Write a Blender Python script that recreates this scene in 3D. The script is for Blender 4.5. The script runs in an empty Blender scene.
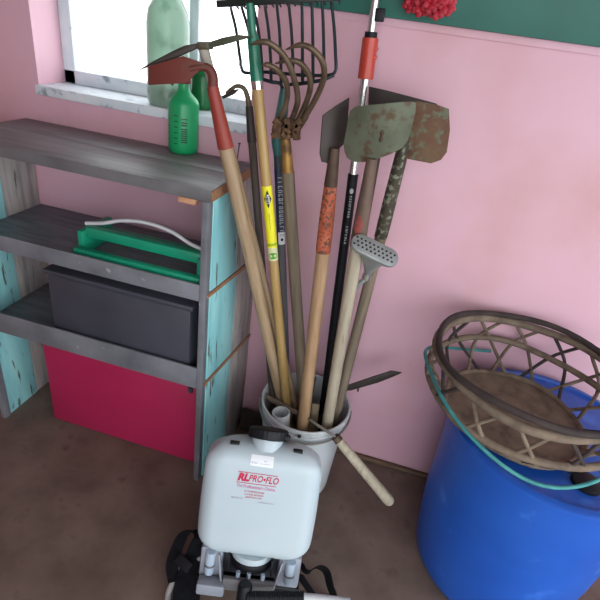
import bpy, bmesh, math, random
from mathutils import Vector as V, Matrix
random.seed(7)
C = bpy.context.scene.collection
PI = math.pi
sc = bpy.context.scene

# ------------------------------------------------------------------ camera
FPX = 480.0
PITCH, ROLL, YAW = math.radians(29), math.radians(8.5), math.radians(11)
CAM = V((0, -1.477, 1.48))
FW = V((-math.sin(YAW)*math.cos(PITCH), math.cos(YAW)*math.cos(PITCH), -math.sin(PITCH)))
_rt = V((math.cos(YAW), math.sin(YAW), 0)); _up = _rt.cross(FW)
RT = _rt*math.cos(ROLL) + _up*math.sin(ROLL)
UP = -_rt*math.sin(ROLL) + _up*math.cos(ROLL)
cd = bpy.data.cameras.new('camera'); cam = bpy.data.objects.new('camera', cd); C.objects.link(cam)
cam.matrix_world = Matrix(((RT.x, UP.x, -FW.x, CAM.x), (RT.y, UP.y, -FW.y, CAM.y), (RT.z, UP.z, -FW.z, CAM.z), (0, 0, 0, 1)))
cd.sensor_fit = 'HORIZONTAL'; cd.sensor_width = 36; cd.lens = 36*FPX/600; cd.clip_start = .02
sc.camera = cam

def rayd(px, py): return FW + RT*((px-300)/FPX) - UP*((py-300)/FPX)
def at(px, py, y):            # a point of the place, on the vertical plane at depth y
    d = rayd(px, py); return CAM + d*((y-CAM.y)/d.y)
def atz(px, py, z):           # a point of the place, at height z
    d = rayd(px, py); return CAM + d*((z-CAM.z)/d.z)
def proj(p):
    d = V(p)-CAM; z = d.dot(FW); return (300+FPX*d.dot(RT)/z, 300-FPX*d.dot(UP)/z)

# ------------------------------------------------------------------ materials
MATS = {}
def srgb(h):
    def f(c): return c/12.92 if c <= .04045 else ((c+.055)/1.055)**2.4
    return tuple(f(c/255) for c in h)+(1,)
def mat(name, cols, scale=6, stretch=(1, 1, 1), rough=.6, metal=0, bump=0, detail=5, pos=None, sss=0, trans=0, spec=.5, coord='Object', second=None):
    """noise-blended colours; second=(colour, scale, low, high) lays patches of another colour on top"""
    m = bpy.data.materials.new(name); m.use_nodes = True
    n = m.node_tree.nodes; l = m.node_tree.links
    b = n['Principled BSDF']
    b.inputs['Roughness'].default_value = rough; b.inputs['Metallic'].default_value = metal
    b.inputs['Specular IOR Level'].default_value = spec
    if sss:
        b.inputs['Subsurface Weight'].default_value = sss; b.inputs['Subsurface Radius'].default_value = (.03, .03, .03)
        b.inputs['Subsurface Scale'].default_value = .6
    if trans: b.inputs['Transmission Weight'].default_value = trans
    tc = n.new('ShaderNodeTexCoord'); mp = n.new('ShaderNodeMapping'); mp.inputs['Scale'].default_value = stretch
    l.new(tc.outputs[coord], mp.inputs['Vector'])
    no = n.new('ShaderNodeTexNoise'); no.inputs['Scale'].default_value = scale; no.inputs['Detail'].default_value = detail
    l.new(mp.outputs['Vector'], no.inputs['Vector'])
    cr = n.new('ShaderNodeValToRGB'); e = cr.color_ramp.elements
    ps = pos or [.3+.4*i/max(1, len(cols)-1) for i in range(len(cols))]
    while len(e) < len(cols): e.new(.5)
    while len(e) > max(1, len(cols)): e.remove(e[-1])
    for i, c in enumerate(cols):
        e[i].position = ps[i]; e[i].color = srgb(c)
    l.new(no.outputs['Fac'], cr.inputs['Fac'])
    out = cr.outputs['Color']
    if second:
        c2, s2, lo, hi = second
        n2 = n.new('ShaderNodeTexNoise'); n2.inputs['Scale'].default_value = s2; n2.inputs['Detail'].default_value = 6
        l.new(mp.outputs['Vector'], n2.inputs['Vector'])
        mr = n.new('ShaderNodeMapRange'); mr.inputs['From Min'].default_value = lo; mr.inputs['From Max'].default_value = hi
        l.new(n2.outputs['Fac'], mr.inputs['Value'])
        mx = n.new('ShaderNodeMix'); mx.data_type = 'RGBA'
        l.new(mr.outputs['Result'], mx.inputs['Factor']); l.new(out, mx.inputs['A']); mx.inputs['B'].default_value = srgb(c2)
        out = mx.outputs['Result']
    l.new(out, b.inputs['Base Color'])
    if bump:
        bp = n.new('ShaderNodeBump'); bp.inputs['Strength'].default_value = bump; bp.inputs['Distance'].default_value = .004
        l.new(no.outputs['Fac'], bp.inputs['Height']); l.new(bp.outputs['Normal'], b.inputs['Normal'])
    MATS[name] = m; return m

ST = (9, 9, .8)      # grain along a shaft's own length
mat('pink_paint', [(210, 166, 180), (220, 178, 193)], scale=1.6, rough=.55, bump=.04, second=((198, 150, 150), 2.2, .5, .8))
mat('teal_paint', [(23, 92, 81), (30, 107, 93)], scale=5, rough=.5)
mat('floor_boards', [(92, 76, 68), (108, 91, 82), (120, 103, 94)], scale=7, stretch=(1, 1, 1), rough=.75, bump=.1, second=((80, 64, 58), 14, .58, .78))
mat('other_paint', [(214, 176, 182), (222, 186, 192)], scale=2, rough=.6)
mat('ceiling_board', [(200, 196, 190), (212, 208, 202)], scale=3, rough=.8)
mat('white_frame', [(200, 214, 222), (226, 234, 238)], scale=8, rough=.5, second=((140, 160, 170), 20, .6, .7))
mat('raw_wood', [(134, 96, 70), (164, 120, 90)], scale=20, stretch=(1, 6, 6), rough=.75)
mat('base_wood', [(92, 72, 56), (120, 98, 78)], scale=12, stretch=(1, 6, 6), rough=.8)
mat('cut_wood', [(176, 128, 98), (204, 158, 126)], scale=20, stretch=(1, 6, 6), rough=.75)
mat('grey_paint', [(89, 92, 99), (110, 113, 119), (123, 126, 134)], scale=8, stretch=(1, 6, 1), rough=.55, second=((150, 150, 152), 30, .66, .72))
mat('shelf_top', [(84, 84, 86), (104, 104, 106), (120, 119, 118)], scale=6, stretch=(1, 9, 1), rough=.45, second=((140, 138, 134), 30, .68, .74))
mat('turquoise_worn', [(119, 182, 189), (138, 201, 206), (155, 212, 214)], scale=5, stretch=(4, 4, .7), rough=.6, bump=.2, second=((88, 98, 92), 12, .62, .68))
mat('weathered_board', [(126, 122, 122), (158, 152, 150), (176, 168, 160)], scale=6, stretch=(6, 6, .8), rough=.8, bump=.2, second=((84, 80, 76), 9, .62, .72))
mat('dark_board', [(50, 44, 42), (66, 58, 54)], scale=8, stretch=(1, 6, 6), rough=.85)
mat('ash_wood', [(144, 120, 90), (159, 136, 107), (172, 151, 123)], scale=8, stretch=ST, rough=.6, bump=.05, second=((120, 92, 66), 14, .62, .72))
mat('gold_wood', [(153, 122, 72), (170, 141, 89), (181, 153, 101)], scale=7, stretch=ST, rough=.4)
mat('pale_wood', [(151, 142, 122), (167, 158, 139), (180, 171, 151)], scale=8, stretch=ST, rough=.7, bump=.05, second=((128, 112, 88), 12, .62, .74))
mat('grey_wood', [(92, 82, 69), (114, 102, 86), (128, 116, 99)], scale=8, stretch=ST, rough=.75, bump=.08)
mat('tan_wood', [(144, 113, 81), (160, 129, 97), (173, 144, 113)], scale=8, stretch=ST, rough=.55, second=((128, 92, 60), 12, .62, .74))
mat('dark_wood', [(56, 48, 43), (74, 64, 58), (86, 77, 69)], scale=8, stretch=ST, rough=.75)
mat('silver_wood', [(144, 139, 129), (167, 162, 151), (177, 173, 163)], scale=8, stretch=ST, rough=.7)
mat('red_paint', [(123, 43, 33), (144, 54, 43), (156, 69, 54)], scale=14, stretch=(1, 1, .5), rough=.5, second=((108, 60, 44), 26, .6, .68))
mat('red_blade', [(95, 42, 34), (111, 51, 42)], scale=10, rough=.55, second=((96, 62, 52), 22, .56, .68))
mat('orange_rust', [(132, 66, 45), (173, 85, 55), (190, 107, 75)], scale=40, rough=.7, bump=.2, second=((96, 60, 46), 110, .50, .58))
mat('rusty_steel', [(63, 49, 41), (83, 66, 54), (99, 82, 66)], scale=18, rough=.65, metal=.35, bump=.15)
mat('block_rust', [(62, 44, 32), (88, 64, 44), (120, 92, 58)], scale=70, rough=.8, metal=.2, bump=.3)
mat('dark_steel', [(45, 39, 36), (59, 53, 49), (66, 60, 56)], scale=12, rough=.55, metal=.4)
mat('prong_steel', [(78, 65, 49), (105, 90, 71), (119, 105, 87)], scale=22, rough=.5, metal=.5, bump=.1)
mat('olive_steel', [(78, 84, 68), (97, 104, 86), (108, 114, 96)], scale=9, rough=.6, metal=.25, bump=.1, second=((88, 70, 52), 34, .53, .66))
mat('mottled_rust', [(74, 50, 36), (98, 68, 48), (104, 86, 62)], scale=14, rough=.7, metal=.2, bump=.2, second=((96, 102, 82), 46, .53, .64))
mat('mottled_neck', [(52, 47, 38), (74, 68, 54)], scale=14, rough=.7, metal=.2, bump=.2, second=((122, 128, 110), 75, .53, .60))
mat('brown_neck', [(80, 65, 55), (106, 87, 74), (118, 101, 86)], scale=9, stretch=(2, 2, 1), rough=.6, metal=.2, second=((96, 84, 84), 16, .54, .66))
mat('red_spot', [(124, 64, 58), (164, 76, 72)], scale=60, rough=.6)
mat('galvanised', [(150, 158, 158), (172, 180, 180)], scale=30, rough=.45, metal=.5)
mat('hole_black', [(22, 24, 26)], rough=.8)
mat('aluminium', [(196, 200, 198), (216, 220, 218)], scale=30, stretch=(1, 1, .1), rough=.25, metal=.9)
mat('silver_tube', [(206, 212, 216), (220, 224, 228)], scale=20, rough=.35, metal=.2)
mat('black_plastic', [(16, 17, 22), (24, 26, 32)], scale=10, rough=.5, spec=.25)
mat('black_webbing', [(14, 15, 18), (24, 25, 30)], scale=60, rough=.9, spec=.1)
mat('red_plastic', [(186, 62, 48), (198, 74, 58)], scale=12, rough=.35)
mat('green_enamel', [(14, 104, 80), (22, 118, 92)], scale=10, rough=.3)
mat('dark_green_steel', [(14, 29, 25), (20, 37, 32)], scale=10, rough=.4)
mat('tine_steel', [(24, 33, 34), (33, 44, 50), (39, 50, 63)], scale=10, rough=.4, metal=.3)
mat('teal_socket', [(34, 86, 88), (52, 104, 106), (66, 112, 104)], scale=16, stretch=(2, 2, .6), rough=.45, second=((96, 86, 66), 20, .6, .7))
mat('fork_shaft', [(40, 54, 62), (54, 66, 72)], scale=10, stretch=ST, rough=.5)
mat('fork_shaft_bare', [(82, 82, 88), (104, 102, 106)], scale=10, stretch=ST, rough=.6)
mat('navy_print', [(34, 44, 70), (44, 54, 84)], scale=10, rough=.45)
mat('white_print', [(226, 230, 234)], rough=.5)
mat('grey_print', [(168, 172, 176)], rough=.5)
mat('yellow_label', [(228, 222, 30), (234, 230, 44)], scale=6, rough=.4)
mat('green_print', [(70, 150, 40)], rough=.5)
mat('olive_print', [(150, 146, 30)], rough=.5)
mat('pale_label', [(206, 208, 160)], rough=.5)
mat('black_print', [(24, 24, 24)], rough=.5)
mat('chrome', [(214, 214, 212)], rough=.15, metal=1)
mat('brass_rust', [(130, 98, 48), (164, 128, 66)], scale=20, rough=.5, metal=.5, second=((88, 66, 40), 24, .55, .66))
mat('bucket_white', [(197, 203, 208), (210, 216, 220)], scale=5, rough=.35, second=((170, 168, 160), 9, .6, .76))
mat('wire_grey', [(136, 134, 128), (164, 162, 156)], scale=30, rough=.4, metal=.6)
mat('pvc', [(186, 192, 196), (204, 210, 214)], scale=8, rough=.4)
mat('lath', [(115, 101, 90), (135, 121, 108)], scale=10, stretch=(1, 6, 6), rough=.8)
mat('pale_stake', [(155, 140, 115), (173, 158, 133)], scale=10, stretch=(4, 4, .6), rough=.75)
mat('channel_steel', [(108, 110, 116), (130, 132, 138)], scale=10, rough=.45, metal=.5)
mat('tank_plastic', [(178, 194, 202), (188, 202, 208)], scale=2.5, rough=.38, sss=.25)
mat('bracket_grey', [(128, 134, 146), (152, 158, 170)], scale=8, rough=.45)
mat('cylinder_plastic', [(150, 168, 186), (168, 184, 200)], scale=8, rough=.35)
mat('plate_grey', [(96, 96, 98), (118, 118, 120)], scale=10, rough=.5)
mat('logo_red', [(186, 24, 70)], rough=.5)
mat('logo_mauve', [(190, 110, 150)], rough=.5)
mat('logo_grey', [(150, 136, 168)], rough=.5)
mat('sticker', [(226, 232, 236)], rough=.5)
mat('hose_grey', [(150, 150, 150), (172, 172, 172)], scale=12, rough=.5)
mat('tube_white', [(172, 176, 180), (186, 190, 194)], scale=8, rough=.4)
mat('barrel_blue', [(20, 78, 172), (32, 90, 186)], scale=4, rough=.4, second=((54, 112, 206), 12, .6, .75))
mat('wicker', [(84, 72, 62), (112, 98, 84), (126, 112, 96)], scale=24, rough=.85, bump=.3)
mat('wicker_dark', [(44, 36, 36), (64, 54, 52)], scale=24, rough=.85)
mat('teal_cord', [(40, 120, 124), (66, 146, 146)], scale=30, rough=.6)
mat('bottle_green', [(16, 155, 94), (27, 175, 110)], scale=6, rough=.3, sss=.1)
mat('bottle_green_dark', [(10, 104, 54), (18, 120, 64)], scale=6, rough=.3, sss=.1)
mat('mark_green', [(6, 70, 46)], rough=.5)
mat('sprinkler_green', [(14, 132, 100), (26, 152, 118)], scale=8, rough=.35)
mat('box_dark', [(54, 56, 66), (66, 68, 78)], scale=6, rough=.5)
mat('tote_pink', [(164, 30, 76), (178, 38, 86)], scale=4, rough=.45)
mat('flower_red', [(144, 17, 37), (173, 29, 49), (184, 51, 68)], scale=20, rough=.6)
mat('leaf_green', [(30, 92, 60), (44, 112, 74)], scale=20, rough=.6)
mat('nail_steel', [(60, 54, 50), (84, 76, 70)], scale=20, rough=.5, metal=.5)
mat('jar_glass', [(178, 208, 192), (204, 226, 212)], scale=7, rough=.3, trans=.7, second=((140, 172, 152), 18, .52, .70))

m = bpy.data.materials.new('window_glass'); m.use_nodes = True
n = m.node_tree.nodes; l = m.node_tree.links; n.remove(n['Principled BSDF'])
a = n.new('ShaderNodeBsdfTransparent'); g = n.new('ShaderNodeBsdfGlossy'); g.inputs['Roughness'].default_value = .03
mx = n.new('ShaderNodeMixShader'); mx.inputs[0].default_value = .05
l.new(a.outputs[0], mx.inputs[1]); l.new(g.outputs[0], mx.inputs[2]); l.new(mx.outputs[0], n['Material Output'].inputs[0])
MATS['window_glass'] = m

# ------------------------------------------------------------------ mesh building
class MB:
    def __init__(s): s.v = []; s.f = []
    def ring(s, c, t, x, r, k):
        y = t.cross(x)
        i0 = len(s.v)
        for j in range(k):
            a = 2*PI*j/k; s.v.append(c + x*(math.cos(a)*r) + y*(math.sin(a)*r))
        return i0
    def tube(s, pts, r, k=14, closed=False, cap=True):
        pts = [V(p) for p in pts]; N = len(pts)
        rs = r if isinstance(r, (list, tuple)) else [r]*N
        x = None; rings = []
        for i, p in enumerate(pts):
            if closed: t = (pts[(i+1) % N]-pts[i-1]).normalized()
            else: t = (pts[min(i+1, N-1)]-pts[max(i-1, 0)]).normalized()
            if x is None: x = t.orthogonal().normalized()
            else: x = (x - t*x.dot(t)).normalized()
            rings.append(s.ring(p, t, x, rs[i], k))
        for i in range(N if closed else N-1):
            a, b = rings[i], rings[(i+1) % N]
            for j in range(k):
                s.f.append((a+j, a+(j+1) % k, b+(j+1) % k, b+j))
        if cap and not closed:
            s.f.append(tuple(rings[0]+j for j in range(k))[::-1]); s.f.append(tuple(rings[-1]+j for j in range(k)))
        return s
    def box(s, lo, hi, M=None):
        i = len(s.v)
        for x in (lo[0], hi[0]):
            for y in (lo[1], hi[1]):
                for z in (lo[2], hi[2]):
                    p = V((x, y, z)); s.v.append(M @ p if M else p)
        for f in ((0, 1, 3, 2), (4, 6, 7, 5), (0, 4, 5, 1), (2, 3, 7, 6), (0, 2, 6, 4), (1, 5, 7, 3)): s.f.append(tuple(i+j for j in f))
        return s
    def lathe(s, prof, c=(0, 0, 0), k=40, M=None, cap=True):
        c = V(c); R = []
        for r, z in prof:
            R.append(len(s.v))
            for j in range(k):
                a = 2*PI*j/k; p = V((r*math.cos(a), r*math.sin(a), z)); p = M @ p if M else p+c
                s.v.append(p)
        for a, b in zip(R, R[1:]):
            for j in range(k): s.f.append((a+j, a+(j+1) % k, b+(j+1) % k, b+j))
        if cap:
            s.f.append(tuple(R[0]+j for j in range(k))[::-1]); s.f.append(tuple(R[-1]+j for j in range(k)))
        return s
    def plate(s, pts, thick, dirv=None):
        """closed outline with real thickness"""
        pts = [V(p) for p in pts]
        nrm = V((0, 0, 0))
        for i in range(len(pts)): nrm += pts[i].cross(pts[(i+1) % len(pts)])
        nrm = dirv or nrm.normalized()
        if nrm.dot(FW) < 0: nrm = -nrm
        i = len(s.v); n_ = len(pts)
        s.v += pts; s.v += [p+nrm*thick for p in pts]
        s.f.append(tuple(range(i, i+n_))); s.f.append(tuple(range(i+n_, i+2*n_))[::-1])
        for j in range(n_): s.f.append((i+j, i+n_+j, i+n_+(j+1) % n_, i+(j+1) % n_))
        return s
    def ribbon(s, pts, wid, th):
        """strap: path swept with width vectors"""
        pts = [V(p) for p in pts]; N = len(pts); R = []
        for i, p in enumerate(pts):
            t = (pts[min(i+1, N-1)]-pts[max(i-1, 0)]).normalized()
            w = V(wid[i] if isinstance(wid, list) else wid); w = w - t*w.dot(t)*.9
            nn = t.cross(w).normalized()*th/2
            R.append(len(s.v)); s.v += [p+w/2+nn, p-w/2+nn, p-w/2-nn, p+w/2-nn]
        for a, b in zip(R, R[1:]):
            for j in range(4): s.f.append((a+j, a+(j+1) % 4, b+(j+1) % 4, b+j))
        s.f.append(tuple(R[0]+j for j in range(4))[::-1]); s.f.append(tuple(R[-1]+j for j in range(4)))
        return s
    def ball(s, c, r, k=12, sx=1, sy=1, sz=1):
        prof = [(max(1e-4, r*math.sin(PI*i/8)), -r*math.cos(PI*i/8)) for i in range(9)]
        return s.lathe(prof, k=k, M=Matrix.Translation(V(c)) @ Matrix.Diagonal((sx, sy, sz, 1)))
    def build(s, name, material, parent=None, local=False, bevel=0, smooth=40, sub=0):
        me = bpy.data.meshes.new(name)
        vs = s.v
        if parent is not None and not local:
            inv = WM[parent.name].inverted(); vs = [inv @ p for p in vs]
        me.from_pydata([tuple(p) for p in vs], [], s.f)
        bm = bmesh.new(); bm.from_mesh(me); bmesh.ops.recalc_face_normals(bm, faces=bm.faces)
        if bevel:
            es = [e for e in bm.edges if len(e.link_faces) == 2 and e.calc_face_angle(0) > .6]
            bmesh.ops.bevel(bm, geom=es, offset=bevel, segments=2, affect='EDGES', profile=.5)
        if sub: bmesh.ops.subdivide_edges(bm, edges=bm.edges, cuts=sub, use_grid_fill=True)
        bm.to_mesh(me); bm.free()
        if smooth:
            for p in me.polygons: p.use_smooth = True
            me.set_sharp_from_angle(angle=math.radians(smooth))
        me.materials.append(MATS[material])
        o = bpy.data.objects.new(name, me); C.objects.link(o)
        WM[o.name] = WM[parent.name] if parent is not None else Matrix.Identity(4)
        if parent is not None: o.parent = parent
        return o
WM = {}
def curve(pts, n=8):
    """smooth path through points"""
    pts = [V(p) for p in pts]; out = []
    P = [pts[0]*2-pts[1]]+pts+[pts[-1]*2-pts[-2]]
    for i in range(1, len(P)-2):
        a, b, c, d = P[i-1:i+3]
        for k in range(n):
            t = k/n
            out.append(.5*((2*b)+(c-a)*t+(2*a-5*b+4*c-d)*t*t+(3*b-a-3*c+d)*t**3))
    out.append(pts[-1]); return out
def lerp_r(pairs, N): # radii along a path
    out = []
    for i in range(N):
        t = i/(N-1)
        for (a, ra), (b, rb) in zip(pairs, pairs[1:]):
            if a <= t <= b+1e-9: out.append(ra+(rb-ra)*(t-a)/max(1e-9, b-a)); break
    return out
def thing(name, label, cat, M=None, group=None):
    o = bpy.data.objects.new(name, None); C.objects.link(o); o.empty_display_size = .05
    M = M or Matrix.Identity(4)
    if not isinstance(M, Matrix): M = Matrix.Translation(V(M))
    o.matrix_world = M; WM[o.name] = M.copy()
    return tag(o, label, cat, group)
def tag(o, label, cat, group=None):
    o['label'] = label; o['category'] = cat
    if group: o['group'] = group
    return o
def struct(o): o['kind'] = 'structure'; return o
def stext(body, size, name, material, parent, fn, shear=0, weight=0):
    """lettering laid on a surface: fn maps (u, v) in metres to a point in the parent's own space"""
    cu = bpy.data.curves.new(name, 'FONT'); cu.body = body; cu.size = size; cu.align_x = 'CENTER'; cu.align_y = 'CENTER'
    cu.shear = shear; cu.offset = weight; cu.resolution_u = 3
    t = bpy.data.objects.new(name, cu); C.objects.link(t)
    dg = bpy.context.evaluated_depsgraph_get()
    me = bpy.data.meshes.new_from_object(t.evaluated_get(dg))
    bpy.data.objects.remove(t); bpy.data.curves.remove(cu)
    for v in me.vertices: v.co = fn(v.co.x, v.co.y)
    me.materials.clear(); me.materials.append(MATS[material])
    me.name = name
    o = bpy.data.objects.new(name, me); C.objects.link(o); o.parent = parent; WM[o.name] = WM[parent.name]
    return o
def patch(fn, quads, name, material, parent, div=6):
    """printed shapes on a surface; quads are (u0,v0,u1,v1) rectangles or lists of corner points"""
    mb = MB()
    for q in quads:
        if len(q) == 4 and not isinstance(q[0], tuple):
            u0, v0, u1, v1 = q
            dv = div if div > 1 else 1
            for i in range(div):
                for j in range(dv):
                    a, b = u0+(u1-u0)*i/div, u0+(u1-u0)*(i+1)/div; c, d = v0+(v1-v0)*j/dv, v0+(v1-v0)*(j+1)/dv
                    k = len(mb.v); mb.v += [V(fn(a, c)), V(fn(b, c)), V(fn(b, d)), V(fn(a, d))]; mb.f.append((k, k+1, k+2, k+3))
        else:
            cu = sum(p[0] for p in q)/len(q); cv = sum(p[1] for p in q)/len(q)
            k = len(mb.v); mb.v.append(V(fn(cu, cv))); mb.v += [V(fn(*p)) for p in q]
            for i in range(len(q)): mb.f.append((k, k+1+i, k+1+(i+1) % len(q)))
    return mb.build(name, material, parent, local=True)

# ------------------------------------------------------------------ the room
WX0, WX1, WZ0, WZ1 = -1.28, -.527, 1.212, 2.02        # window opening
mb = MB()
TH = .20
mb.box((-2.6, 0, 0), (WX0, TH, 2.45)).box((WX1, 0, 0), (2.2, TH, 2.45)).box((WX0, 0, 0), (WX1, TH, WZ0-.03)).box((WX0, 0, WZ1), (WX1, TH, 2.45))
struct(mb.build('wall_back', 'pink_paint'))
struct(MB().box((-2.6, -3.4, -.08), (2.2, TH, 0)).build('floor', 'floor_boards'))
struct(MB().box((-2.7, -2.8, 0), (-2.6, TH, 2.45)).build('wall_left', 'other_paint'))
struct(MB().box((-2.7, -2.9, 0), (-.35, -2.8, 2.45)).build('wall_light_block', 'other_paint'))  # unseen, added to block light from the front left and darken that side
struct(MB().box((2.2, -.75, 0), (2.3, TH, 2.45)).build('wall_right', 'other_paint'))  # unseen; cut short so more side light reaches the shelf
struct(MB().box((-2.7, -2.9, 2.45), (2.3, TH, 2.55)).build('ceiling', 'ceiling_board'))  # unseen; run forward to shade the wall's top and deepen the corners
struct(MB().box((-2.6, -.022, 1.54), (2.2, -.001, 1.82)).build('trim_1', 'teal_paint', bevel=.002))
struct(MB().box((WX1+.02, -.006, 1.522), (2.2, -.001, 1.54)).build('trim_2', 'pink_paint'))
struct(MB().box((-.12, -.018, 0), (2.2, -.001, .016)).build('baseboard_back', 'base_wood', bevel=.003))
# window: frame, mullion, sill, glass
w = bpy.data.objects.new('window_1', None); C.objects.link(w); WM['window_1'] = Matrix.Identity(4); struct(w)
mb = MB()
mb.box((WX0, .13, WZ0), (WX1, .17, WZ0+.045)).box((WX0, .13, WZ1-.05), (WX1, .17, WZ1))
mb.box((WX0, .13, WZ0), (WX0+.045, .17, WZ1)).box((WX1-.012, .13, WZ0), (WX1, .17, WZ1)).box((-.80, .13, WZ0), (-.768, .17, WZ1))
mb.build('window_frame', 'white_frame', w, bevel=.003)
MB().box((WX0, -.02, WZ0-.03), (WX1, TH, WZ0)).build('window_sill', 'white_frame', w, bevel=.003)
MB().box((WX0+.03, .148, WZ0+.03), (WX1-.005, .152, WZ1-.03)).build('pane', 'window_glass', w)

o = MB().box((-.452, -.055, 0), (-.26, -.022, .098)).build('timber_offcut', 'dark_board', bevel=.003)
tag(o, 'dark short timber board lying against the wall behind the white bucket', 'board')

# ------------------------------------------------------------------ shelf unit
SX0, SX1 = -1.34, -.495
sh = thing('shelf_unit', 'grey and turquoise rustic wooden shelf unit against the pink wall under the window', 'shelf', (-.9, -.18, 0))
def xr_(y, z):        # the unit is out of square: its back right edge swings outwards below the top
    k = min(1, max(0, (1.09-z)/.32)); back = -.500+.039*k
    return SX1+(back-SX1)*(y+.345)/.339
def slab(x0, y0, y1, z0, z1, off=0, x0r=None):
    mb = MB()
    i = 0
    for z in (z0, z1): mb.v += [V((x0 if x0r is None else xr_(y0, z)+x0r, y0, z)), V((xr_(y0, z)+off, y0, z)), V((xr_(y1, z)+off, y1, z)), V((x0 if x0r is None else xr_(y1, z)+x0r, y1, z))]
    mb.f += [(0, 1, 2, 3), (4, 5, 6, 7), (0, 1, 5, 4), (1, 2, 6, 5), (2, 3, 7, 6), (3, 0, 4, 7)]
    return mb
slab(SX0-.006, -.352, -.165, 1.062, 1.094, .004).build('top_board', 'shelf_top', sh, bevel=.002)
slab(SX0-.006, -.163, -.004, 1.062, 1.094, .004).build('top_board', 'shelf_top', sh, bevel=.002)
slab(0, -.350, -.004, 1.064, 1.092, .0075, .0045).build('board_edge', 'raw_wood', sh)['label'] = 'bare brown sawn end of the top board'
for z0, z1 in ((.768, .786), (.438, .456)):
    slab(SX0, -.345, -.006, z0, z1).build('shelf_board', 'grey_paint', sh, bevel=.001)
    slab(0, -.345, -.006, z0+.003, z1-.003, .004, .0005).build('board_edge', 'raw_wood', sh)['label'] = 'bare brown sawn end of a shelf board'
for z0, z1 in ((.758, .812), (.430, .512)):
    MB().box((SX0+.02, -.353, z0), (SX1-.02, -.3455, z1)).build('front_rail', 'grey_paint', sh, bevel=.0015)
for x in (SX0, SX1-.02):
    MB().box((x, -.354, 0), (x+.02, -.3265, 1.062)).build('post', 'grey_paint', sh, bevel=.002)
for z0, z1 in ((0, .438), (.456, .768), (.786, 1.062)):
    MB().box((SX0, -.326, z0), (SX0+.014, -.176, z1)).build('side_panel', 'turquoise_worn', sh, bevel=.002)['label'] = 'turquoise peeling paint side board'
    MB().box((SX0, -.174, z0), (SX0+.012, -.012, z1)).build('side_panel', 'weathered_board', sh, bevel=.002)['label'] = 'grey weathered side board'
    slab(0, -.326, -.160, z0, z1, .002, -.012).build('side_panel', 'turquoise_worn', sh, bevel=.002)['label'] = 'turquoise peeling paint side board'
    slab(0, -.158, -.010, z0, z1, .001, -.012).build('side_panel', 'weathered_board', sh, bevel=.002)['label'] = 'grey weathered side board'
p0 = at(180, 198, -.34); p1 = at(197, 203, -.34)
MB().box((p0.x, -.352, 1.046), (p1.x, -.33, 1.0615)).build('cleat', 'cut_wood', sh, bevel=.001)['label'] = 'short pale sawn cleat under the top board'
a = at(236, 170, -.06); a.z = 1.0945
b = at(239.5, 143, -.055)
o = MB().tube([a, a.lerp(b, .5), b], [.0022, .002, .002], 8).tube([b-(b-a).normalized()*.003, b], [.0045, .0045], 10).build('nail', 'nail_steel')
tag(o, 'thin dark nail standing up from the back of the grey shelf top', 'nail')

# things on and under the shelf
def bottle(px, py, z, R, H, name, label, matn, head=True, marks=True):
    c = atz(px, py, z); c.y += R*.9
    M = Matrix.Translation((c.x, c.y, z+.001)); t = thing(name, label, 'bottle', M)
    prof = [(R*.86, 0), (R*.97, .006), (R, .018), (R, H*.69), (R*.985, H*.72), (R*.9, H*.77), (R*.66, H*.83), (R*.42, H*.88), (R*.36, H*.92), (R*.36, H)]
    b_ = MB().lathe(prof, k=40); b_.build('bottle_body', matn, t, local=True)
    return t, M
def cyl_fn(R, ang0, z0):
    return lambda u, v: V((math.sin(ang0+u/R)*(R+.0006), -math.cos(ang0+u/R)*(R+.0006), z0+v))
t, M = bottle(177, 154, 1.094, .047, .205, 'spray_bottle', 'bright green spray bottle with dark measuring marks standing on the shelf top', 'bottle_green')
fn = cyl_fn(.047, 0, 0)
q = []
for i in range(6): q.append((-.008, .030+i*.0165, .004, .033+i*.0165))
for i in range(4): q.append((-.034, .040+i*.020, -.026, .0425+i*.020))
patch(fn, q, 'measure_mark', 'mark_green', t)
patch(fn, [(.014, .105, .034, .108), (.015, .094, .033, .098), (.015, .086, .033, .091)] + [(.014, .036+.0065*i, .034, .040+.0065*i) for i in range(7)] , 'printed_scale', 'mark_green', t)
hb = MB().lathe([(.020, .203), (.021, .206), (.021, .226), (.014, .230), (.013, .238)], k=24)
hb.build('cap_collar', 'red_blade', t, local=True)
hb = MB().box((-.042, -.012, .2375), (.032, .012, .258)).build('trigger_head', 'red_blade', t, local=True, bevel=.004)
MB().tube([(-.026, 0, .238), (-.034, 0, .222), (-.034, 0, .205), (-.040, 0, .192)], [.005, .005, .0045, .004], 10).build('trigger', 'red_blade', t, local=True)
t, M = bottle(198, 110, WZ0, .037, .142, 'green_bottle', 'darker green bottle standing on the window sill behind the shelf', 'bottle_green_dark')
MB().lathe([(.0145, .1405), (.0145, .160), (.012, .164)], k=20).build('bottle_cap', 'white_print', t, local=True)
# big cloudy jar on the sill
jc = V((-.905, .01, WZ0+.001))
t = thing('glass_jar', 'large cloudy green glass jar standing on the window sill', 'jar', jc)
prof = [(.098, 0), (.108, .012), (.11, .03), (.11, .23), (.10, .268), (.07, .30), (.048, .318), (.044, .35)]
prof2 = [(r-.004, z) for r, z in prof[::-1][:-1]]+[(.09, .006)]
# the jar sits in front of the glass
t.location = (-.832, .055, jc.z); 
WM[t.name] = Matrix.Translation((-.832, .055, jc.z))
MB().lathe([(r*.60, z) for r, z in prof+prof2], k=48).build('jar_body', 'jar_glass', t, local=True)
MB().lathe([(.030, .3505), (.032, .352), (.032, .374), (.029, .378)], k=32).build('lid', 'pale_label', t, local=True)

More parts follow.
